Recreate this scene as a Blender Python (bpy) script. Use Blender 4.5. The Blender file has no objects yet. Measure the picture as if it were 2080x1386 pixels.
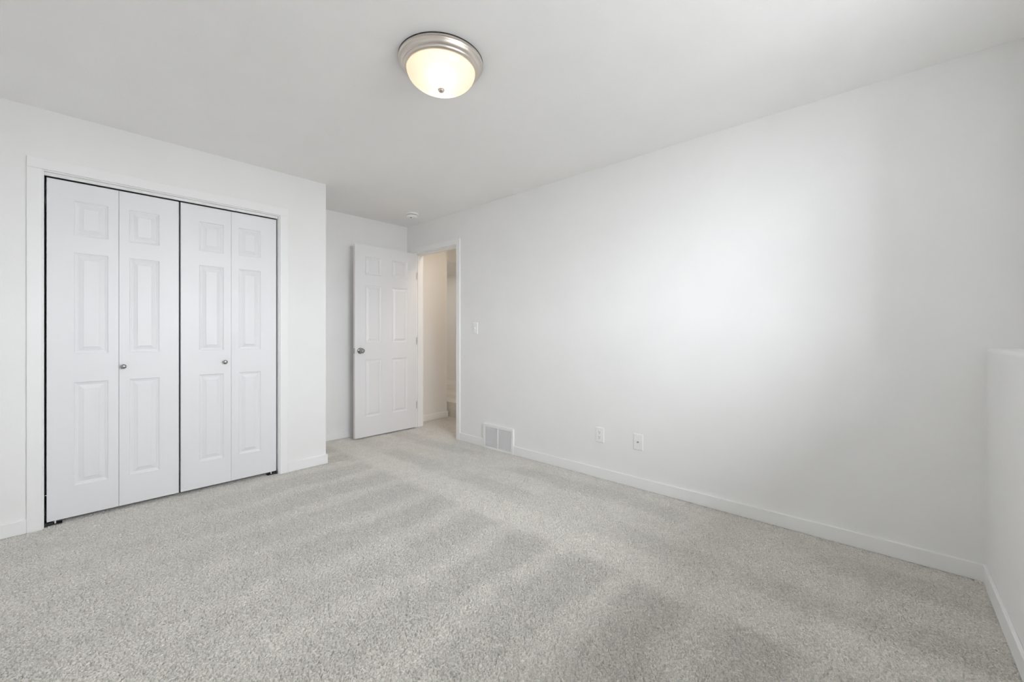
import bpy, bmesh, math, random
import numpy as np
from mathutils import Vector, Matrix

random.seed(4)
S = bpy.context.scene
COL = S.collection
PI = math.pi

# ------------------------------------------------------------------ camera, sky, light, exposure
H = 2.3915                      # ceiling height
F_PX, PPX, HY, TH = 827.825, 1051.275, 676.98, 0.8382
cd = bpy.data.cameras.new('camera')
cam = bpy.data.objects.new('camera', cd)
COL.objects.link(cam)
cam.location = (4.2784, -2.7645, 1.116)
cam.rotation_euler = (PI / 2, 0, PI / 2 - TH)
cd.sensor_fit = 'HORIZONTAL'
cd.sensor_width = 36.0
cd.lens = F_PX / 2080 * 36.0
cd.shift_x = -(PPX - 1040) / 2080
cd.shift_y = -(693 - HY) / 2080
cd.clip_start = 0.02
S.camera = cam

wd = bpy.data.worlds.new('sky')
S.world = wd
wd.use_nodes = True
bg = wd.node_tree.nodes['Background']
bg.inputs['Color'].default_value = (0.905, 0.94, 1.0, 1)
bg.inputs['Strength'].default_value = 9.0

WIN = dict(y0=-2.25, y1=-0.846, z0=1.118, z1=2.21)     # window opening in the end wall
WX = 4.739                                             # room face of the upper end wall


def light(name, kind, loc, rot, energy, color, **kw):
    d = bpy.data.lights.new(name, kind)
    d.energy = energy
    d.color = color
    for k, v in kw.items():
        setattr(d, k, v)
    o = bpy.data.objects.new(name, d)
    o.location = loc
    o.rotation_euler = rot
    COL.objects.link(o)
    return o


# the window opening guides the sky light in (no light of its own)
p = light('window_daylight', 'AREA', (5.072, (WIN['y0'] + WIN['y1']) / 2, (WIN['z0'] + WIN['z1']) / 2), (0, PI / 2, 0), 1, (1, 1, 1),
          shape='RECTANGLE', size=WIN['z1'] - WIN['z0'], size_y=WIN['y1'] - WIN['y0'])
p.data.cycles.is_portal = True
# the warm lamp of the hallway, on its ceiling right of the doorway
light('hall_lamp', 'AREA', (0.80, 0.34, H - 0.05), (0, 0, 0), 1.9, (1.0, 0.81, 0.63), shape='DISK', size=0.28)

# unseen fill light added to brighten the landing, round the hallway corner
light('landing_fill', 'AREA', (-1.45, 1.08, 2.12), (0, 0, 0), 0.9, (1.0, 0.95, 0.92), shape='DISK', size=0.28)

S.view_settings.view_transform = 'Standard'
S.view_settings.look = 'None'
S.view_settings.gamma = 1.0
S.view_settings.use_curve_mapping = False
S.view_settings.exposure = 1.27
S.cycles.max_bounces = 16
S.cycles.diffuse_bounces = 12
S.cycles.sample_clamp_indirect = 8.0
S.cycles.caustics_reflective = False
S.cycles.caustics_refractive = False


# ------------------------------------------------------------------ materials
def new_mat(name):
    m = bpy.data.materials.new(name)
    m.use_nodes = True
    nt = m.node_tree
    return m, nt, nt.nodes['Principled BSDF']


def N(nt, t, **kw):
    n = nt.nodes.new(t)
    for k, v in kw.items():
        setattr(n, k, v)
    return n


def mth(nt, op, a, b=None, c=None, clamp=False):
    n = nt.nodes.new('ShaderNodeMath')
    n.operation = op
    n.use_clamp = clamp
    for i, v in enumerate((a, b, c)):
        if v is None:
            continue
        if isinstance(v, (int, float)):
            n.inputs[i].default_value = v
        else:
            nt.links.new(v, n.inputs[i])
    return n.outputs[0]


def smooth(nt, v, lo, hi):
    n = nt.nodes.new('ShaderNodeMapRange')
    n.interpolation_type = 'SMOOTHSTEP'
    nt.links.new(v, n.inputs['Value'])
    n.inputs['From Min'].default_value = lo
    n.inputs['From Max'].default_value = hi
    return n.outputs['Result']


def coords(nt):
    return N(nt, 'ShaderNodeTexCoord').outputs['Object']


def noise(nt, vec, scale, detail=2.0, rough=0.5):
    n = N(nt, 'ShaderNodeTexNoise')
    nt.links.new(vec, n.inputs['Vector'])
    n.inputs['Scale'].default_value = scale
    n.inputs['Detail'].default_value = detail
    n.inputs['Roughness'].default_value = rough
    return n.outputs['Fac']


def paint(name, col, rough, bump=0.0, scale=160, var=0.012):
    m, nt, b = new_mat(name)
    v = coords(nt)
    f = noise(nt, v, 2.3, 3)
    r = N(nt, 'ShaderNodeValToRGB')
    r.color_ramp.elements[0].position = 0.3
    r.color_ramp.elements[1].position = 0.7
    r.color_ramp.elements[0].color = tuple(max(0, c - var) for c in col) + (1,)
    r.color_ramp.elements[1].color = tuple(min(1, c + var) for c in col) + (1,)
    nt.links.new(f, r.inputs[0])
    nt.links.new(r.outputs[0], b.inputs['Base Color'])
    b.inputs['Roughness'].default_value = rough
    if bump:
        bp = N(nt, 'ShaderNodeBump')
        bp.inputs['Strength'].default_value = bump
        bp.inputs['Distance'].default_value = 0.001
        nt.links.new(noise(nt, v, scale, 3), bp.inputs['Height'])
        nt.links.new(bp.outputs[0], b.inputs['Normal'])
    return m


def metal(name, col, rough, aniso=0.0):
    m, nt, b = new_mat(name)
    b.inputs['Metallic'].default_value = 1.0
    v = coords(nt)
    f = noise(nt, v, 90, 2)
    mr = N(nt, 'ShaderNodeMapRange')
    nt.links.new(f, mr.inputs['Value'])
    mr.inputs['To Min'].default_value = max(0.02, rough - 0.05)
    mr.inputs['To Max'].default_value = rough + 0.05
    nt.links.new(mr.outputs[0], b.inputs['Roughness'])
    b.inputs['Base Color'].default_value = tuple(col) + (1,)
    return m


WALL = paint('wall_paint', (0.885, 0.882, 0.874), 0.75, 0.25, 170)
CEIL = paint('ceiling_paint', (0.935, 0.93, 0.92), 0.9, 0.5, 120)
TRIM = paint('trim_enamel', (0.905, 0.905, 0.90), 0.38, 0.05, 60, 0.005)
DOOR = paint('door_enamel', (0.835, 0.835, 0.845), 0.42, 0.08, 220, 0.006)
HALL = paint('hall_paint', (0.87, 0.86, 0.84), 0.8, 0.25, 170)
PLASTIC = paint('white_plastic', (0.90, 0.90, 0.89), 0.35, 0.0, 60, 0.004)
SLOT = paint('dark_slot', (0.05, 0.05, 0.05), 0.6, 0.0, 60, 0.005)
VENTM = paint('vent_enamel', (0.90, 0.90, 0.90), 0.4, 0.0, 60, 0.004)
VENTBACK = paint('vent_shadow', (0.62, 0.62, 0.62), 0.8, 0.0, 60, 0.01)  # grey stands in for the shade behind the vent louvres
BLACK = paint('black_steel_and_gap', (0.035, 0.035, 0.035), 0.45, 0.0, 60, 0.004)  # bracket steel, also the painted shadow line at the lamp rim
OUTDOOR = paint('outdoor_gravel', (0.36, 0.357, 0.347), 0.95, 0.6, 30, 0.05)
BLOCKER = paint('blocker_grey', (0.22, 0.22, 0.22), 0.8, 0.1, 40, 0.02)  # grey of the added daylight blockers outside
FRAMEW = paint('vinyl_frame', (0.85, 0.85, 0.85), 0.4, 0.0, 60, 0.004)
NICKEL = metal('brushed_nickel', (0.70, 0.64, 0.585), 0.40)
CHROME = metal('satin_chrome', (0.42, 0.42, 0.42), 0.13)
STEEL = metal('hinge_steel', (0.45, 0.45, 0.45), 0.35)


def carpet_material():
    m, nt, b = new_mat('carpet_pile')
    v = coords(nt)
    sep = N(nt, 'ShaderNodeSeparateXYZ')
    nt.links.new(v, sep.inputs[0])
    X, Y = sep.outputs[0], sep.outputs[1]
    # yarn tufts, laid over at random so that they read as short curls
    warp = N(nt, 'ShaderNodeTexNoise')
    warp.inputs['Scale'].default_value = 70
    warp.inputs['Detail'].default_value = 1
    nt.links.new(v, warp.inputs['Vector'])
    va = N(nt, 'ShaderNodeVectorMath', operation='SUBTRACT')
    nt.links.new(warp.outputs['Color'], va.inputs[0])
    va.inputs[1].default_value = (0.5, 0.5, 0.5)
    vs = N(nt, 'ShaderNodeVectorMath', operation='SCALE')
    nt.links.new(va.outputs[0], vs.inputs[0])
    vs.inputs['Scale'].default_value = 0.016
    vw = N(nt, 'ShaderNodeVectorMath', operation='ADD')
    nt.links.new(v, vw.inputs[0])
    nt.links.new(vs.outputs[0], vw.inputs[1])
    tuft = noise(nt, vw.outputs[0], 190, 2.5, 0.6)
    pits = noise(nt, vw.outputs[0], 120, 1.0, 0.5)
    pit = smooth(nt, pits, 0.30, 0.44)
    mott = noise(nt, v, 2.2, 3, 0.55)
    mott2 = noise(nt, v, 14, 2, 0.5)
    # vacuum tracks: the nap leans one way or the other
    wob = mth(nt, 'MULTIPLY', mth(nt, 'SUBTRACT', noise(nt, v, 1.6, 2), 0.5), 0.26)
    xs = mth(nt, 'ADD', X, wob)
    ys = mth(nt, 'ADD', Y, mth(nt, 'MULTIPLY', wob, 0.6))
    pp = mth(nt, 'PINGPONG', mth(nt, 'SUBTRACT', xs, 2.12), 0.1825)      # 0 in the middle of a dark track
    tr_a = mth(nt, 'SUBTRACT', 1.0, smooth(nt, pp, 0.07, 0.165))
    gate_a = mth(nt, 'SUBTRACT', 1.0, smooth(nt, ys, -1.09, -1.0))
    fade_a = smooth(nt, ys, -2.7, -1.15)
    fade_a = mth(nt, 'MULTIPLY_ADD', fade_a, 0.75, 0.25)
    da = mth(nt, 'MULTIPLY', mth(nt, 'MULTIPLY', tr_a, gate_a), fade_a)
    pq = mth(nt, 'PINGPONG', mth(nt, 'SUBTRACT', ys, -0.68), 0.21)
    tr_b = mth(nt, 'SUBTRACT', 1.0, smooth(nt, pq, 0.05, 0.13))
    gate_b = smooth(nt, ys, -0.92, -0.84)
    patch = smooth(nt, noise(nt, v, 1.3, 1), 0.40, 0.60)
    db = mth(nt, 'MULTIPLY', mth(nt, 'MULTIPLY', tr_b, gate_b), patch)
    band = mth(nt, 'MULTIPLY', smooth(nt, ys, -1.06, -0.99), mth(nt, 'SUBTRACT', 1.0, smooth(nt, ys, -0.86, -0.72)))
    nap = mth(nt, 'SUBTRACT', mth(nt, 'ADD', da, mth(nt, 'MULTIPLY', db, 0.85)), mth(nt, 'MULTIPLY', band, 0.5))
    # value of the yarn
    val = mth(nt, 'MULTIPLY_ADD', smooth(nt, tuft, 0.30, 0.70), 0.46, 0.86)
    val = mth(nt, 'MULTIPLY', val, mth(nt, 'MULTIPLY_ADD', mott, 0.16, 0.93))
    val = mth(nt, 'MULTIPLY', val, mth(nt, 'MULTIPLY_ADD', mott2, 0.20, 0.90))
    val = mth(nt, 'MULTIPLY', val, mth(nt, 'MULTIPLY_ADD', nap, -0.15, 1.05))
    colr = N(nt, 'ShaderNodeMix', data_type='RGBA')
    colr.inputs['A'].default_value = (0.630, 0.613, 0.567, 1)
    colr.inputs['B'].default_value = (0.640, 0.611, 0.556, 1)
    nt.links.new(noise(nt, v, 40, 1), colr.inputs['Factor'])
    sc = N(nt, 'ShaderNodeVectorMath', operation='SCALE')
    nt.links.new(colr.outputs['Result'], sc.inputs[0])
    nt.links.new(val, sc.inputs['Scale'])
    nt.links.new(sc.outputs[0], b.inputs['Base Color'])
    b.inputs['Roughness'].default_value = 1.0
    b.inputs['Specular IOR Level'].default_value = 0.05
    b.inputs['Sheen Weight'].default_value = 0.7
    b.inputs['Sheen Roughness'].default_value = 0.45
    h = mth(nt, 'ADD', tuft, mth(nt, 'MULTIPLY', pit, 0.6))
    bp = N(nt, 'ShaderNodeBump')
    bp.inputs['Strength'].default_value = 0.3
    bp.inputs['Distance'].default_value = 0.002
    nt.links.new(h, bp.inputs['Height'])
    nt.links.new(bp.outputs[0], b.inputs['Normal'])
    return m


CARPET = carpet_material()


def frosted_glass():
    m = bpy.data.materials.new('frosted_glass')
    m.use_nodes = True
    nt = m.node_tree
    nt.nodes.clear()
    out = N(nt, 'ShaderNodeOutputMaterial')
    tl = N(nt, 'ShaderNodeBsdfTranslucent')
    df = N(nt, 'ShaderNodeBsdfDiffuse')
    gl = N(nt, 'ShaderNodeBsdfGlossy')
    v = coords(nt)
    f = noise(nt, v, 30, 3)
    r = N(nt, 'ShaderNodeValToRGB')
    r.color_ramp.elements[0].color = (0.90, 0.86, 0.76, 1)
    r.color_ramp.elements[1].color = (0.96, 0.93, 0.85, 1)
    nt.links.new(f, r.inputs[0])
    nt.links.new(r.outputs[0], tl.inputs['Color'])
    df.inputs['Color'].default_value = (0.9, 0.88, 0.82, 1)
    gl.inputs['Roughness'].default_value = 0.25
    m1 = N(nt, 'ShaderNodeMixShader')
    m1.inputs[0].default_value = 0.35
    nt.links.new(tl.outputs[0], m1.inputs[1])
    nt.links.new(df.outputs[0], m1.inputs[2])
    m2 = N(nt, 'ShaderNodeMixShader')
    m2.inputs[0].default_value = 0.05
    nt.links.new(m1.outputs[0], m2.inputs[1])
    nt.links.new(gl.outputs[0], m2.inputs[2])
    nt.links.new(m2.outputs[0], out.inputs[0])
    return m


def clear_glass():
    m = bpy.data.materials.new('window_glass')
    m.use_nodes = True
    nt = m.node_tree
    nt.nodes.clear()
    out = N(nt, 'ShaderNodeOutputMaterial')
    tr = N(nt, 'ShaderNodeBsdfTransparent')
    gl = N(nt, 'ShaderNodeBsdfGlossy')
    gl.inputs['Roughness'].default_value = 0.02
    fr = N(nt, 'ShaderNodeFresnel')
    fr.inputs[0].default_value = 1.45
    geo = N(nt, 'ShaderNodeNewGeometry')
    mx = N(nt, 'ShaderNodeMixShader')
    nt.links.new(mth(nt, 'MULTIPLY', fr.outputs[0], mth(nt, 'SUBTRACT', 1.0, geo.outputs['Backfacing'])), mx.inputs[0])
    nt.links.new(tr.outputs[0], mx.inputs[1])
    nt.links.new(gl.outputs[0], mx.inputs[2])
    nt.links.new(mx.outputs[0], out.inputs[0])
    return m


FROST = frosted_glass()
GLASS = clear_glass()


# ------------------------------------------------------------------ mesh helpers
def add_box(bm, x0, x1, y0, y1, z0, z1, bevel=0.0, seg=2):
    vs = [bm.verts.new((x, y, z)) for x in (x0, x1) for y in (y0, y1) for z in (z0, z1)]
    fs = [(0, 1, 3, 2), (4, 6, 7, 5), (0, 4, 5, 1), (2, 3, 7, 6), (0, 2, 6, 4), (1, 5, 7, 3)]
    faces = [bm.faces.new([vs[i] for i in f]) for f in fs]
    if bevel:
        es = list({e for f in faces for e in f.edges})
        bmesh.ops.bevel(bm, geom=es, offset=bevel, segments=seg, affect='EDGES', profile=0.5)


def add_lathe(bm, prof, axis='Z', origin=(0, 0, 0), seg=64, cap0=False, cap1=False):
    """prof: list of (radius, height along axis)."""
    o = Vector(origin)

    def pt(r, h, a):
        c, s = r * math.cos(a), r * math.sin(a)
        v = {'Z': (c, s, h), 'X': (h, c, s), 'Y': (s, h, c)}[axis]
        return o + Vector(v)
    rings = []
    for r, h in prof:
        if r < 1e-6:
            rings.append([bm.verts.new(pt(0, h, 0))])
        else:
            rings.append([bm.verts.new(pt(r, h, 2 * PI * i / seg)) for i in range(seg)])
    for a, b in zip(rings, rings[1:]):
        for i in range(seg):
            j = (i + 1) % seg
            if len(a) == 1 and len(b) == 1:
                continue
            if len(a) == 1:
                bm.faces.new((a[0], b[j], b[i]))
            elif len(b) == 1:
                bm.faces.new((a[i], a[j], b[0]))
            else:
                bm.faces.new((a[i], a[j], b[j], b[i]))
    if cap0 and len(rings[0]) > 1:
        bm.faces.new(rings[0][::-1])
    if cap1 and len(rings[-1]) > 1:
        bm.faces.new(rings[-1])


def obj(name, bm, m, parent=None, smooth_angle=None, mats=None):
    bmesh.ops.recalc_face_normals(bm, faces=bm.faces[:])
    me = bpy.data.meshes.new(name)
    bm.to_mesh(me)
    bm.free()
    for mm in (mats or [m]):
        me.materials.append(mm)
    if smooth_angle is not None:
        me.polygons.foreach_set('use_smooth', [True] * len(me.polygons))
        me.set_sharp_from_angle(angle=math.radians(smooth_angle))
    o = bpy.data.objects.new(name, me)
    COL.objects.link(o)
    if parent is not None:
        o.parent = parent          # geometry is in room coordinates: undo only the thing's own offset
        o.matrix_parent_inverse = Matrix.Translation(-parent.location)
    return o


def tag(o, label, cat, kind=None, group=None):
    o['label'] = label
    o['category'] = cat
    if kind:
        o['kind'] = kind
    if group:
        o['group'] = group
    return o


def thing(name, loc, label, cat, kind=None, group=None):
    o = bpy.data.objects.new(name, None)
    o.empty_display_size = 0.1
    o.location = loc
    COL.objects.link(o)
    return tag(o, label, cat, kind, group)


def slab(bm, axis, c0, c1, u0, u1, z0, z1, holes=()):
    """Wall between c0 and c1 on AXIS ('x' or 'y'), spanning u0..u1 on the other horizontal axis, with rectangular holes (u0,u1,z0,z1)."""
    us = sorted({u0, u1, *[h[0] for h in holes], *[h[1] for h in holes]})
    zs = sorted({z0, z1, *[h[2] for h in holes], *[h[3] for h in holes]})
    us = [u for u in us if u0 <= u <= u1]
    zs = [z for z in zs if z0 <= z <= z1]
    cache = {}

    def vert(c, u, z):
        k = (c, u, z)
        if k not in cache:
            cache[k] = bm.verts.new((c, u, z) if axis == 'x' else (u, c, z))
        return cache[k]

    def solid(i, j):
        if i < 0 or j < 0 or i >= len(us) - 1 or j >= len(zs) - 1:
            return False
        mu, mz = (us[i] + us[i + 1]) / 2, (zs[j] + zs[j + 1]) / 2
        return not any(h[0] < mu < h[1] and h[2] < mz < h[3] for h in holes)
    for i in range(len(us) - 1):
        for j in range(len(zs) - 1):
            if not solid(i, j):
                continue
            a, b, c, d = us[i], us[i + 1], zs[j], zs[j + 1]
            for cc in (c0, c1):
                bm.faces.new([vert(cc, a, c), vert(cc, b, c), vert(cc, b, d), vert(cc, a, d)])
            for (di, dj, q) in ((-1, 0, ((a, c), (a, d))), (1, 0, ((b, c), (b, d))), (0, -1, ((a, c), (b, c))), (0, 1, ((a, d), (b, d)))):
                if not solid(i + di, j + dj):
                    (ua, za), (ub, zb) = q
                    bm.faces.new([vert(c0, ua, za), vert(c0, ub, zb), vert(c1, ub, zb), vert(c1, ua, za)])


def struct(name, bm, m, label, cat, **kw):
    return tag(obj(name, bm, m, **kw), label, cat, 'structure')


# raised panel profile: (inset from the panel edge, depth below the face)
PANEL = [(0.0, 0.0), (0.0035, 0.0040), (0.008, 0.0064), (0.012, 0.0070), (0.0155, 0.0094), (0.019, 0.0094), (0.0385, 0.0030), (0.041, 0.0014)]


def panel_face(bm, to3d, a0, a1, b0, b1, panels, sgn):
    """One face of a moulded door; to3d(a, b, n) with n the height above the face."""
    as_ = sorted({a0, a1, *[p[0] for p in panels], *[p[1] for p in panels]})
    bs_ = sorted({b0, b1, *[p[2] for p in panels], *[p[3] for p in panels]})
    cache = {}

    def v(a, b, n=0.0):
        k = (round(a, 5), round(b, 5), round(n, 5))
        if k not in cache:
            cache[k] = bm.verts.new(to3d(a, b, n))
        return cache[k]
    for i in range(len(as_) - 1):
        for j in range(len(bs_) - 1):
            A, B, Cc, D = as_[i], as_[i + 1], bs_[j], bs_[j + 1]
            ma, mb = (A + B) / 2, (Cc + D) / 2
            if any(p[0] < ma < p[1] and p[2] < mb < p[3] for p in panels):
                loops = []
                for ins, dep in PANEL:
                    loops.append([v(A + ins, Cc + ins, -dep), v(B - ins, Cc + ins, -dep), v(B - ins, D - ins, -dep), v(A + ins, D - ins, -dep)])
                for l0, l1 in zip(loops, loops[1:]):
                    for k in range(4):
                        bm.faces.new((l0[k], l0[(k + 1) % 4], l1[(k + 1) % 4], l1[k]))
                bm.faces.new(loops[-1])
            else:
                bm.faces.new((v(A, Cc), v(B, Cc), v(B, D), v(A, D)))
    return cache


def moulded_slab(x_front, x_back, y0, y1, z0, z1, panels, both=True):
    bm = bmesh.new()
    panel_face(bm, lambda a, b, n: (x_front + n, a, b), y0, y1, z0, z1, panels, 1)
    panel_face(bm, lambda a, b, n: (x_back - n, a, b), y0, y1, z0, z1, panels if both else [], -1)
    # edges round the slab
    ys = sorted({y0, y1, *[p[0] for p in panels], *[p[1] for p in panels]})
    zs = sorted({z0, z1, *[p[2] for p in panels], *[p[3] for p in panels]})

    def rim(pts):
        for (ya, za), (yb, zb) in zip(pts, pts[1:]):
            bm.faces.new([bm.verts.new(q) for q in ((x_back, ya, za), (x_back, yb, zb), (x_front, yb, zb), (x_front, ya, za))])
    rim([(y, z0) for y in (ys if both else (y0, y1))])
    rim([(y, z1) for y in (ys if both else (y0, y1))])
    rim([(y0, z) for z in (zs if both else (z0, z1))])
    rim([(y1, z) for z in (zs if both else (z0, z1))])
    bmesh.ops.remove_doubles(bm, verts=bm.verts[:], dist=1e-5)
    return bm


# ------------------------------------------------------------------ the setting: floor, walls, ceiling
PILE = 0.0029                    # spacing of the yarn tufts
PILE_H = 0.0125                  # depth of the gaps between them


def pile_floor(name, slab_box, patches, label):
    """Carpet as real relief: one vertex per tuft, each at its own height, over a solid base."""
    rng = np.random.default_rng(11)
    V, Q = [], []
    x0, x1, y0, y1, z0, z1 = slab_box
    V.append(np.array([(x, y, z) for x in (x0, x1) for y in (y0, y1) for z in (z0, z1)], dtype=np.float32))
    Q.append(np.array([(0, 1, 3, 2), (4, 6, 7, 5), (0, 4, 5, 1), (2, 3, 7, 6), (0, 2, 6, 4), (1, 5, 7, 3)], dtype=np.int32))
    n = 8
    for a, b, c, d in patches:
        nx, ny = max(2, int((b - a) / PILE) + 1), max(2, int((d - c) / PILE) + 1)
        gx, gy = np.meshgrid(np.linspace(a, b, nx), np.linspace(c, d, ny), indexing='ij')
        h = rng.random((nx, ny))
        h = 0.72 * h + 0.28 * (np.roll(h, 1, 0) + np.roll(h, 1, 1)) / 2
        h = np.clip((h - 0.12) / 0.62, 0, 1)
        h = 1 - (1 - h) ** 1.8
        z = -PILE_H * (1 - h) + 0.0008
        jx = (rng.random((nx, ny)) - 0.5) * PILE * 0.8
        jy = (rng.random((nx, ny)) - 0.5) * PILE * 0.8
        jx[0] = jx[-1] = 0
        jy[:, 0] = jy[:, -1] = 0
        V.append(np.stack([gx + jx, gy + jy, z], -1).reshape(-1, 3).astype(np.float32))
        idx = (np.arange(nx * ny, dtype=np.int32) + n).reshape(nx, ny)
        Q.append(np.stack([idx[:-1, :-1], idx[1:, :-1], idx[1:, 1:], idx[:-1, 1:]], -1).reshape(-1, 4))
        n += nx * ny
    V, Q = np.concatenate(V), np.concatenate(Q)
    me = bpy.data.meshes.new(name)
    me.vertices.add(len(V))
    me.vertices.foreach_set('co', V.ravel())
    me.loops.add(Q.size)
    me.loops.foreach_set('vertex_index', Q.ravel())
    me.polygons.add(len(Q))
    me.polygons.foreach_set('loop_start', np.arange(0, Q.size, 4, dtype=np.int32))
    sm = np.ones(len(Q), dtype=bool)
    sm[:6] = False
    me.polygons.foreach_set('use_smooth', sm)
    me.update(calc_edges=True)
    me.materials.append(CARPET)
    o = bpy.data.objects.new(name, me)
    COL.objects.link(o)
    return tag(o, label, 'carpet', 'structure')


pile_floor('floor', (-0.12, 5.052, -3.42, 0.12, -0.1, -0.0135), [(0.0, 4.62, -3.3, 0.0), (0.137, 0.949, 0.0, 0.12)], 'grey beige cut pile carpet of the bedroom with vacuum tracks')

bm = bmesh.new()
add_box(bm, -0.12, 5.052, -3.42, 0.12, H, H + 0.12)
struct('ceiling', bm, CEIL, 'flat white bedroom ceiling with the lit dome lamp on it', 'ceiling')

bm = bmesh.new()
slab(bm, 'y', 0.0, 0.12, -0.12, 5.052, 0.0, H, [(0.137, 0.949, 0.0, 2.064)])
struct('wall_right', bm, WALL, 'long white wall with the doorway, vent and two wall plates', 'wall')

bm = bmesh.new()
add_box(bm, -0.12, 0.0, -3.42, 0.0, 0, H)
struct('wall_back', bm, WALL, 'white wall behind the open door in the entry recess', 'wall')

CY0, CY1, CZ = -2.861, -1.614, 2.060
bm = bmesh.new()
slab(bm, 'x', 0.62, 0.72, -3.3, -1.266, 0.0, H, [(CY0, CY1, 0.0, CZ)])
struct('wall_closet', bm, WALL, 'white wall around the bifold closet doors, ending at the recess', 'wall')

bm = bmesh.new()
add_box(bm, 0.0, 0.62, -1.366, -1.266, 0, H)
struct('wall_return', bm, WALL, 'white side wall of the closet facing the entry recess', 'wall')

bm = bmesh.new()
add_box(bm, 0.0, 5.052, -3.42, -3.3, 0, H)
struct('wall_left', bm, WALL, 'white bedroom wall opposite the doorway wall', 'wall')

bm = bmesh.new()
prof = [(4.62, 0.0), (4.62, 1.03)] + [(4.64 - 0.02 * math.cos(a), 1.03 + 0.02 * math.sin(a)) for a in [PI / 16 * k for k in range(1, 9)]] + [(5.052, 1.05), (5.052, 0.0)]
for yy in (-3.3, 0.0):
    pass
va = [bm.verts.new((x, -3.3, z)) for x, z in prof]
vb = [bm.verts.new((x, 0.0, z)) for x, z in prof]
for i in range(len(prof)):
    j = (i + 1) % len(prof)
    bm.faces.new((va[i], va[j], vb[j], vb[i]))
bm.faces.new(va)
bm.faces.new(vb)
struct('wall_end', bm, WALL, 'low white half wall with rounded ledge at the right end', 'wall', smooth_angle=30)

bm = bmesh.new()
slab(bm, 'x', WX, 5.052, -3.3, 0.0, 1.05, H, [(WIN['y0'], WIN['y1'], WIN['z0'], WIN['z1'])])
struct('wall_window', bm, WALL, 'white window wall set back above the low half wall', 'wall')

# hallway and landing beyond the doorway
pile_floor('floor_hall', (-0.44, 1.6, 0.12, 0.68, -0.1, -0.0135), [(-0.05, 1.0, 0.12, 0.68)], 'beige carpet of the hallway beyond the doorway')
bm = bmesh.new()
add_box(bm, -2.0, 1.6, 0.68, 1.9, -0.1, 0.198, 0.008)
struct('floor_landing', bm, CARPET, 'carpeted step up to the landing seen through the doorway', 'step')
bm = bmesh.new()
add_box(bm, -0.44, -0.05, 0.12, 0.64, 0.0, H)
add_box(bm, -0.44, -0.34, 0.64, 1.8, 2.139, H)
struct('wall_hall', bm, HALL, 'cream lit hallway wall and bulkhead seen through the doorway', 'wall')
bm = bmesh.new()
add_box(bm, -2.0, 1.6, 1.8, 1.9, 0.198, H)
struct('wall_landing', bm, HALL, 'shaded wall across the landing at the far end of the hallway', 'wall')
bm = bmesh.new()
add_box(bm, -2.0, -0.44, 0.54, 0.64, 0.0, 2.2)
add_box(bm, -2.0, -1.9, 0.64, 1.8, 0.198, 2.2)
struct('wall_stair', bm, HALL, 'white walls around the landing behind the hallway corner', 'wall')
bm = bmesh.new()
add_box(bm, 1.5, 1.6, 0.12, 1.8, 0.0, H)
struct('wall_hall_right', bm, HALL, 'hallway wall on the near side of the doorway', 'wall')
bm = bmesh.new()
add_box(bm, -0.44, 1.6, 0.12, 1.9, H, H + 0.12)
struct('ceiling_hall', bm, CEIL, 'white ceiling of the hallway beyond the doorway', 'ceiling')
bm = bmesh.new()
add_box(bm, -1.9, -0.44, 0.64, 1.8, 2.139, 2.2)
struct('ceiling_landing', bm, HALL, 'low shaded soffit above the landing', 'ceiling')

# outside the window
bm = bmesh.new()
add_box(bm, 5.172, 25, -14, 12, 0.75, 0.8)
struct('ground_outside', bm, OUTDOOR, 'gravel ground outside the window', 'ground')

SIDE_BLOCK_D, TOP_BLOCK_D, SIDE_BLOCK_Y = 1.288, 1.05, -3.82      # unseen wall and overhang added to cut the daylight at the window
bm = bmesh.new()
add_box(bm, 5.052, 5.052 + SIDE_BLOCK_D, SIDE_BLOCK_Y - 0.2, SIDE_BLOCK_Y, 0.8, 2.75)
struct('daylight_block_side', bm, BLOCKER, 'unseen grey wall added outside to cut daylight from the side', 'wall')
bm = bmesh.new()
add_box(bm, 5.052, 5.052 + TOP_BLOCK_D, -5.0, 1.5, 2.55, 2.75)
struct('daylight_block_top', bm, BLOCKER, 'unseen grey overhang added outside to cut daylight from above', 'blocker')

# ------------------------------------------------------------------ baseboards
BH, BT = 0.078, 0.013


def board(name, boxes, label, m=TRIM):
    bm = bmesh.new()
    for b in boxes:
        add_box(bm, *b, bevel=0.003)
    return struct(name, bm, m, label, 'baseboard')


VX0, VX1 = 1.352, 1.752          # wall vent
board('baseboard_right', [(0.991, VX0 - 0.002, -BT, 0, 0, BH), (VX1 + 0.002, 4.62, -BT, 0, 0, BH)], 'long white baseboard under the doorway wall, broken by the vent')
board('baseboard_back', [(0, BT, -1.253, 0, 0, BH)], 'white baseboard behind the open door')
board('baseboard_closet', [(0.72, 0.72 + BT, -1.569, -1.266 + BT, 0, BH), (0.72, 0.72 + BT, -3.3, -2.906, 0, BH)], 'white baseboard pieces on both sides of the closet doors')
board('baseboard_return', [(BT, 0.72, -1.266, -1.266 + BT, 0, BH)], 'white baseboard turning the corner of the closet wall')
board('baseboard_end', [(4.62 - BT, 4.62, -3.3, -BT, 0, BH)], 'white baseboard along the low half wall')
board('baseboard_hall', [(-0.05, -0.05 + BT, 0.12, 0.64 + BT, 0, BH), (-0.34, -0.05, 0.64, 0.64 + BT, 0, BH)], 'white baseboard of the hallway wall beyond the doorway')
board('baseboard_landing', [(-1.9, 1.5, 1.8 - BT, 1.8, 0.198, 0.198 + BH)], 'white baseboard along the far wall of the landing')

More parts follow.
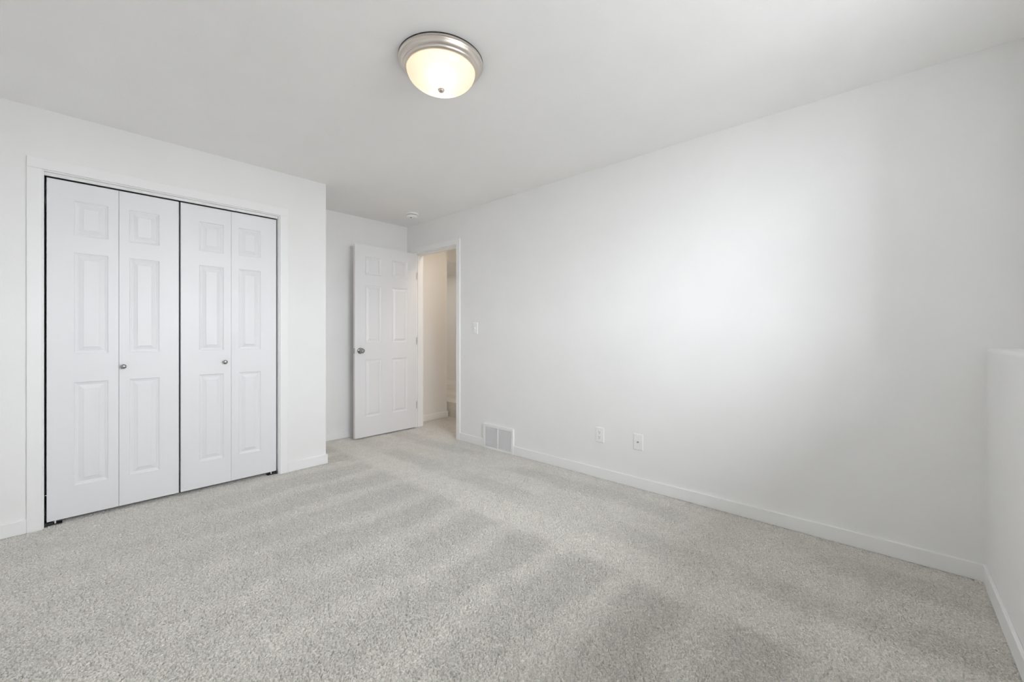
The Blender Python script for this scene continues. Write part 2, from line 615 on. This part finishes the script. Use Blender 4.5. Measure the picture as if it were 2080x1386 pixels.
# ------------------------------------------------------------------ closet frame
t = thing('trim_1', (0.72, -2.24, 0), 'flat white casing framing the bifold closet doors', 'door frame', 'structure')
for y0, y1 in ((-2.906, -2.849), (-1.6265, -1.569)):
    bm = bmesh.new()
    add_box(bm, 0.72, 0.735, y0, y1, 0, 2.0475, 0.0025)
    obj('side_casing', bm, TRIM, t)
bm = bmesh.new()
add_box(bm, 0.72, 0.735, -2.906, -1.569, 2.0475, 2.1064, 0.0025)
obj('head_casing', bm, TRIM, t)
for y0, y1 in ((CY0, -2.843), (-1.632, CY1)):
    bm = bmesh.new()
    add_box(bm, 0.62, 0.72, y0, y1, 0, 2.042, 0.001)
    obj('side_jamb', bm, TRIM, t)
bm = bmesh.new()
add_box(bm, 0.62, 0.72, CY0, CY1, 2.042, CZ, 0.001)
obj('head_jamb', bm, TRIM, t)
bm = bmesh.new()
add_box(bm, 0.676, 0.690, -2.843, -1.632, 2.026, 2.042, 0.002)
add_box(bm, 0.690, 0.694, -2.843, -1.632, 2.034, 2.042, 0.0015)
obj('track_fascia', bm, TRIM, t)

# ------------------------------------------------------------------ bifold closet doors
DZ0, DZ1 = 0.024, 2.0145
XF, XB = 0.690, 0.657
ROWS = [(0.207, 0.822), (0.993, 1.596), (1.698, 1.905)]


def knob_bm(c, s=1.0):
    bm = bmesh.new()
    pr = [(0.011, 0.0), (0.011, 0.002), (0.0065, 0.004), (0.0055, 0.010), (0.008, 0.014), (0.0125, 0.0175), (0.0145, 0.022), (0.0138, 0.0255), (0.010, 0.0285), (0.005, 0.030), (0.0, 0.0303)]
    add_lathe(bm, [(r * s, h * s) for r, h in pr], 'X', c, 32, cap0=True)
    return bm


def bifold(name, leaves, knob, pivot_y, side, label):
    t = thing(name, (XF, (leaves[0][0] + leaves[-1][1]) / 2, 0), label, 'closet door', 'structure')
    for i, (y0, y1, p0, p1) in enumerate(leaves):
        bm = moulded_slab(XF, XB, y0, y1, DZ0, DZ1, [(p0, p1, a, b) for a, b in ROWS], both=False)
        lf = obj('leaf', bm, DOOR, t)
        if i == knob[0]:
            k = obj('knob', knob_bm((XF, knob[1], 0.905)), CHROME, None, 40)
            k.parent = lf
            k['label'] = 'small satin metal knob'
    # bottom pivot bracket on the carpet, with its pin under the door
    bm = bmesh.new()
    s = side
    add_box(bm, 0.640, 0.698, min(pivot_y, pivot_y + s * 0.012), max(pivot_y, pivot_y + s * 0.012), 0.0, 0.021, 0.001)
    add_box(bm, 0.650, 0.692, min(pivot_y, pivot_y + s * 0.070), max(pivot_y, pivot_y + s * 0.070), 0.0, 0.005, 0.001)
    add_box(bm, 0.664, 0.688, min(pivot_y + s * 0.012, pivot_y + s * 0.034), max(pivot_y + s * 0.012, pivot_y + s * 0.034), 0.005, 0.016, 0.001)
    b = obj('pivot_bracket', bm, BLACK, t)
    b['label'] = 'black steel bracket under the door'
    bm = bmesh.new()
    add_lathe(bm, [(0.0, 0.006), (0.004, 0.006), (0.004, 0.026), (0.0, 0.026)], 'Z', (0.680, pivot_y + s * 0.042, 0), 16)
    q = obj('pivot_pin', bm, PLASTIC, None, 40)
    q.parent = b
    return t


d1 = bifold('door_1', [(-2.8335, -2.5357, -2.7275, -2.582), (-2.534, -2.241, -2.4875, -2.341)], (1, -2.5155), -2.843, 1,
            'white bifold closet door pair farther from the entry recess')
d2 = bifold('door_2', [(-2.231, -1.9405, -2.130, -1.986), (-1.9388, -1.6410, -1.893, -1.749)], (0, -1.9805), -1.632, -1,
            'white bifold closet door pair nearer the entry recess')
# small alignment catch between the two pairs
bm = bmesh.new()
add_box(bm, 0.672, 0.676, -2.241, -2.2355, 0.236, 0.246, 0.0005)
c = obj('aligner', bm, STEEL, d1)

# ------------------------------------------------------------------ doorway frame
t = thing('trim_2', (0.55, 0, 0), 'flat white casing and jambs of the open doorway', 'door frame', 'structure')
for x0, x1 in ((0.093, 0.150), (0.936, 0.991)):
    bm = bmesh.new()
    add_box(bm, x0, x1, -0.015, 0, 0, 2.0515, 0.0025)
    obj('side_casing', bm, TRIM, t)
bm = bmesh.new()
add_box(bm, 0.093, 0.991, -0.015, 0, 2.0515, 2.1066, 0.0025)
obj('head_casing', bm, TRIM, t)
for x0, x1 in ((0.137, 0.155), (0.931, 0.949)):
    bm = bmesh.new()
    add_box(bm, x0, x1, 0.0, 0.122, 0, 2.046, 0.001)
    obj('side_jamb', bm, TRIM, t)
bm = bmesh.new()
add_box(bm, 0.137, 0.949, 0.0, 0.122, 2.046, 2.064, 0.001)
obj('head_jamb', bm, TRIM, t)
bm = bmesh.new()
add_box(bm, 0.155, 0.931, 0.040, 0.075, 2.034, 2.046, 0.001)
add_box(bm, 0.155, 0.165, 0.040, 0.075, 0, 2.034, 0.001)
add_box(bm, 0.921, 0.931, 0.040, 0.075, 0, 2.034, 0.001)
obj('door_stop', bm, TRIM, t)
bm = bmesh.new()
add_box(bm, 0.1545, 0.1565, 0.004, 0.030, 0.99, 1.06, 0.0)
# hall side casing
bm.free()
for x0, x1 in ((0.936, 0.991),):
    bm = bmesh.new()
    add_box(bm, x0, x1, 0.12, 0.135, 0, 2.0515, 0.0025)
    obj('hall_casing', bm, TRIM, t)

# ------------------------------------------------------------------ open six-panel bedroom door
DX, DB = 0.193, 0.158
PY = [(-0.634, -0.447), (-0.317, -0.119)]
PZ = [(0.226, 0.836), (1.012, 1.626), (1.738, 1.930)]
t = thing('door_3', (0.1755, 0.0, 0), 'white six-panel bedroom door standing open before the recess wall', 'door', 'structure')
pans = [(a, b, c, d) for a, b in PY for c, d in PZ]
bm = moulded_slab(DX, DB, -0.747, 0.002, 0.015, 2.047, pans, both=True)
sl = obj('door_slab', bm, DOOR, t)


def door_knob(sgn, x):
    bm = bmesh.new()
    pr = [(0.013, 0.0), (0.0125, 0.018), (0.016, 0.026), (0.0235, 0.032), (0.0265, 0.040), (0.0265, 0.047), (0.0235, 0.055), (0.017, 0.0605), (0.0165, 0.0590), (0.010, 0.0600), (0.0, 0.0610)]
    add_lathe(bm, [(r, sgn * h) for r, h in pr], 'X', (x, -0.690, 0.931), 40)
    k = obj('doorknob', bm, CHROME, t, 35)
    k['label'] = 'round satin chrome doorknob'
    bm = bmesh.new()
    add_lathe(bm, [(0.032, 0.0), (0.032, sgn * 0.003), (0.029, sgn * 0.007), (0.020, sgn * 0.010), (0.012, sgn * 0.011), (0.0, sgn * 0.011)], 'X', (x, -0.690, 0.931), 40)
    r = obj('rosette', bm, CHROME, None, 35)
    r.parent = k


door_knob(1, DX)
door_knob(-1, DB)
bm = bmesh.new()
add_box(bm, 0.163, 0.188, -0.7485, -0.7465, 0.903, 0.959, 0.0005)
add_box(bm, 0.169, 0.182, -0.757, -0.747, 0.922, 0.940, 0.002)
obj('latch_plate', bm, STEEL, t)['label'] = 'brown metal latch plate on the door edge'
for z in (1.787, 1.026, 0.273):
    bm = bmesh.new()
    add_box(bm, 0.1585, 0.1925, 0.0018, 0.0045, z - 0.042, z + 0.042, 0.0004)
    add_box(bm, 0.1910, 0.1945, -0.0015, 0.0048, z - 0.040, z + 0.040, 0.0004)
    add_lathe(bm, [(0.0, z - 0.045), (0.0055, z - 0.045), (0.0055, z + 0.045), (0.0, z + 0.045)], 'Z', (0.1535, -0.004, 0), 16)
    obj('hinge', bm, STEEL, t, 40)['label'] = 'grey steel hinge'

# ------------------------------------------------------------------ ceiling lamp
LX, LY = 2.73, -1.58
t = thing('ceiling_light', (LX, LY, H), 'lit frosted glass dome lamp with brushed nickel rim on the ceiling', 'ceiling light')
bm = bmesh.new()
add_lathe(bm, [(0.188, 0.0), (0.1955, -0.0005), (0.1955, -0.0045), (0.188, -0.005)], 'Z', (LX, LY, H), 96)  # black ring stands in for the shadow gap at the ceiling
obj('rim_shadow', bm, BLACK, t, 40)['label'] = 'thin black ring painted as the shadow line between rim and ceiling'
bm = bmesh.new()
add_lathe(bm, [(0.186, -0.005), (0.1945, -0.005), (0.1955, -0.008), (0.195, -0.012), (0.190, -0.0145), (0.1885, -0.020), (0.1865, -0.027), (0.182, -0.033),
               (0.1775, -0.036), (0.1755, -0.0375), (0.1755, -0.0395), (0.1745, -0.043), (0.171, -0.0475), (0.166, -0.0500), (0.1615, -0.0505), (0.159, -0.049), (0.159, -0.03)], 'Z', (LX, LY, H), 96)
obj('metal_rim', bm, NICKEL, t, 50)['label'] = 'brushed nickel rim'
bm = bmesh.new()
dome = [(0.158, -0.042), (0.1578, -0.050)]
for k in range(1, 19):
    a = PI / 2 * k / 18
    dome.append((0.1575 * math.cos(a) ** 0.97 if k < 18 else 0.0, -0.050 - 0.081 * math.sin(a) ** 1.05))
add_lathe(bm, dome, 'Z', (LX, LY, H), 96)
obj('glass_shade', bm, FROST, t, 60)['label'] = 'frosted white glass dome, lit'
bm = bmesh.new()
add_lathe(bm, [(0.0, -0.128), (0.0155, -0.1295), (0.0162, -0.1325), (0.0135, -0.1355), (0.0125, -0.1385), (0.0090, -0.1415), (0.0, -0.1430)], 'Z', (LX, LY, H), 32)
obj('finial', bm, NICKEL, t, 40)['label'] = 'small nickel finial'
for a in (2.49, 2.49 + PI):
    bx, by = LX + 0.058 * math.cos(a), LY + 0.058 * math.sin(a)
    l = light('bulb_light', 'POINT', (bx, by, H - 0.076), (0, 0, 0), 0.14, (1.0, 0.84, 0.65), shadow_soft_size=0.024)
    l.parent = t
    l.matrix_parent_inverse = Matrix.Translation(-t.location)

# ------------------------------------------------------------------ smoke detector
SX, SY = 0.530, -0.283
t = thing('smoke_detector', (SX, SY, H), 'round white smoke detector on the ceiling near the open door', 'smoke detector')
bm = bmesh.new()
add_lathe(bm, [(0.0, 0.0), (0.066, 0.0), (0.067, -0.004), (0.066, -0.014), (0.061, -0.017), (0.0, -0.017)], 'Z', (SX, SY, H), 64)
obj('base', bm, PLASTIC, t, 40)
bm = bmesh.new()
add_lathe(bm, [(0.0, -0.017), (0.052, -0.017), (0.052, -0.022), (0.0, -0.022)], 'Z', (SX, SY, H), 64)
obj('vent_slot', bm, SLOT, t, 40)['label'] = 'dark slot around the detector'
bm = bmesh.new()
add_lathe(bm, [(0.0, -0.0215), (0.0565, -0.0215), (0.0585, -0.025), (0.057, -0.036), (0.051, -0.045), (0.042, -0.049), (0.020, -0.051), (0.0, -0.0515)], 'Z', (SX, SY, H), 64)
obj('cover', bm, PLASTIC, t, 40)
bm = bmesh.new()
add_lathe(bm, [(0.0, -0.045), (0.009, -0.045), (0.0085, -0.0515), (0.0, -0.052)], 'Z', (SX + 0.020, SY - 0.026, H), 24)
obj('test_button', bm, SLOT, t, 40)['label'] = 'dark test button'

# ------------------------------------------------------------------ wall vent
t = thing('wall_vent', ((VX0 + VX1) / 2, 0, 0), 'white louvred vent in the baseboard right of the doorway', 'vent')
VZ0, VZ1, VD = 0.0, 0.234, 0.020
bm = bmesh.new()
w = 0.026
for b in ((VX0, VX1, VZ1 - w, VZ1), (VX0, VX1, VZ0, VZ0 + 0.020), (VX0, VX0 + w, VZ0 + 0.020, VZ1 - w), (VX1 - w, VX1, VZ0 + 0.020, VZ1 - w)):
    add_box(bm, b[0], b[1], -VD, 0, b[2], b[3], 0.002)
obj('frame', bm, VENTM, t)
bm = bmesh.new()
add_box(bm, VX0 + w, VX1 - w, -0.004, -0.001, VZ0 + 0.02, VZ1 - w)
obj('backing', bm, VENTBACK, t)['label'] = 'grey sheet painted as the shade behind the louvres'
bm = bmesh.new()
nsl = 25
for k in range(nsl):
    z = VZ0 + 0.022 + (VZ1 - w - VZ0 - 0.022) * (k + 0.5) / nsl
    for x0, x1 in ((VX0 + w, (VX0 + VX1) / 2 - 0.006), ((VX0 + VX1) / 2 + 0.006, VX1 - w)):
        q = [(-0.0165, z - 0.0026), (-0.0155, z - 0.0035), (-0.005, z + 0.0026), (-0.006, z + 0.0035)]
        A = [bm.verts.new((x0, y, zz)) for y, zz in q]
        B = [bm.verts.new((x1, y, zz)) for y, zz in q]
        for i in range(4):
            bm.faces.new((A[i], A[(i + 1) % 4], B[(i + 1) % 4], B[i]))
        bm.faces.new(A)
        bm.faces.new(B)
obj('louvres', bm, VENTM, t)
bm = bmesh.new()
add_box(bm, (VX0 + VX1) / 2 - 0.006, (VX0 + VX1) / 2 + 0.006, -0.0185, -0.004, VZ0 + 0.020, VZ1 - w, 0.001)
obj('centre_bar', bm, VENTM, t)


# ------------------------------------------------------------------ wall plates
def plate(name, x, z, label, cat, wd_=0.072, ht=0.117):
    t = thing(name, (x, 0, z), label, cat)
    bm = bmesh.new()
    x0, x1, z0, z1 = x - wd_ / 2, x + wd_ / 2, z - ht / 2, z + ht / 2
    ins = 0.005
    A = [bm.verts.new(q) for q in ((x0, 0, z0), (x1, 0, z0), (x1, 0, z1), (x0, 0, z1))]
    M_ = [bm.verts.new(q) for q in ((x0, -0.0035, z0), (x1, -0.0035, z0), (x1, -0.0035, z1), (x0, -0.0035, z1))]
    B = [bm.verts.new(q) for q in ((x0 + ins, -0.0065, z0 + ins), (x1 - ins, -0.0065, z0 + ins), (x1 - ins, -0.0065, z1 - ins), (x0 + ins, -0.0065, z1 - ins))]
    for L0, L1 in ((A, M_), (M_, B)):
        for i in range(4):
            bm.faces.new((L0[i], L0[(i + 1) % 4], L1[(i + 1) % 4], L1[i]))
    bm.faces.new(B)
    bm.faces.new(A)
    obj('cover_plate', bm, PLASTIC, t)
    return t


def screw(t, x, z):
    bm = bmesh.new()
    add_lathe(bm, [(0.0, -0.0055), (0.003, -0.0055), (0.0028, -0.0072), (0.0, -0.0074)], 'Y', (x, 0, z), 16)
    obj('screw', bm, PLASTIC, t, 40)


ox, oz = 2.648, 0.331
t = plate('wall_outlet', ox, oz, 'white power outlet low on the wall, next right of the vent', 'outlet')
for s in (1, -1):
    zc = oz + s * 0.0195
    bm = bmesh.new()
    # rounded receptacle face
    n = 28
    ring = []
    for i in range(n):
        a = 2 * PI * i / n
        px = max(-0.0135, min(0.0135, 0.0172 * math.cos(a)))
        ring.append((ox + px, zc + 0.0142 * math.sin(a)))
    A = [bm.verts.new((x, -0.006, z)) for x, z in ring]
    B = [bm.verts.new((x, -0.0082, z)) for x, z in ring]
    for i in range(n):
        bm.faces.new((A[i], A[(i + 1) % n], B[(i + 1) % n], B[i]))
    bm.faces.new(B)
    rc = obj('socket', bm, PLASTIC, t)
    bm = bmesh.new()
    add_box(bm, ox - 0.0075, ox - 0.0052, -0.0086, -0.0075, zc + 0.0005, zc + 0.0085)
    add_box(bm, ox + 0.0052, ox + 0.0072, -0.0086, -0.0075, zc + 0.0015, zc + 0.0080)
    add_lathe(bm, [(0.0, -0.0086), (0.0026, -0.0086), (0.0026, -0.0075), (0.0, -0.0075)], 'Y', (ox, 0, zc - 0.0065), 16)
    sl = obj('slots', bm, SLOT, None)
    sl.parent = rc
    sl['label'] = 'dark plug slots'
screw(t, ox, oz)

kx, kz = 2.962, 0.332
t = plate('cable_outlet', kx, kz, 'white coaxial cable plate low on the wall, right of the outlet', 'wall plate')
bm = bmesh.new()
add_lathe(bm, [(0.0055, -0.0065), (0.0055, -0.0085), (0.0047, -0.0085), (0.0047, -0.016), (0.0030, -0.0163), (0.0, -0.0150)], 'Y', (kx, 0, kz), 6)
obj('coax_jack', bm, STEEL, t)['label'] = 'dark threaded cable jack'
for s in (1, -1):
    screw(t, kx, kz + s * 0.042)

wx, wz = 1.222, 1.164
t = plate('light_switch', wx, wz, 'white toggle light switch on the wall beside the doorway', 'light switch')
bm = bmesh.new()
q = [(-0.0065, -0.010), (-0.0085, -0.009), (-0.0205, 0.0045), (-0.0200, 0.0085), (-0.0065, 0.010)]
A = [bm.verts.new((wx - 0.0050, y, wz + z)) for y, z in q]
B = [bm.verts.new((wx + 0.0050, y, wz + z)) for y, z in q]
for i in range(5):
    bm.faces.new((A[i], A[(i + 1) % 5], B[(i + 1) % 5], B[i]))
bm.faces.new(A)
bm.faces.new(B)
obj('toggle', bm, PLASTIC, t)
for s in (1, -1):
    screw(t, wx, wz + s * 0.030)

# ------------------------------------------------------------------ window above the ledge (behind the camera's right)
t = thing('window_1', (5.030, (WIN['y0'] + WIN['y1']) / 2, WIN['z0']), 'white framed window above the half wall, letting the daylight in', 'window', 'structure')
y0, y1, z0, z1 = WIN['y0'], WIN['y1'], WIN['z0'], WIN['z1']
bm = bmesh.new()
fw = 0.045
ym = (y0 + y1) / 2
for b in ((y0, y0 + fw, z0, z1), (y1 - fw, y1, z0, z1), (y0 + fw, y1 - fw, z0, z0 + fw), (y0 + fw, y1 - fw, z1 - fw, z1), (ym - 0.03, ym + 0.03, z0 + fw, z1 - fw)):
    add_box(bm, 5.012, 5.050, b[0], b[1], b[2], b[3], 0.002)
obj('window_frame', bm, FRAMEW, t)
for a, b in ((y0 + fw, ym - 0.03), (ym + 0.03, y1 - fw)):
    bm = bmesh.new()
    add_box(bm, 5.030, 5.034, a, b, z0 + fw, z1 - fw)
    obj('pane', bm, GLASS, t)
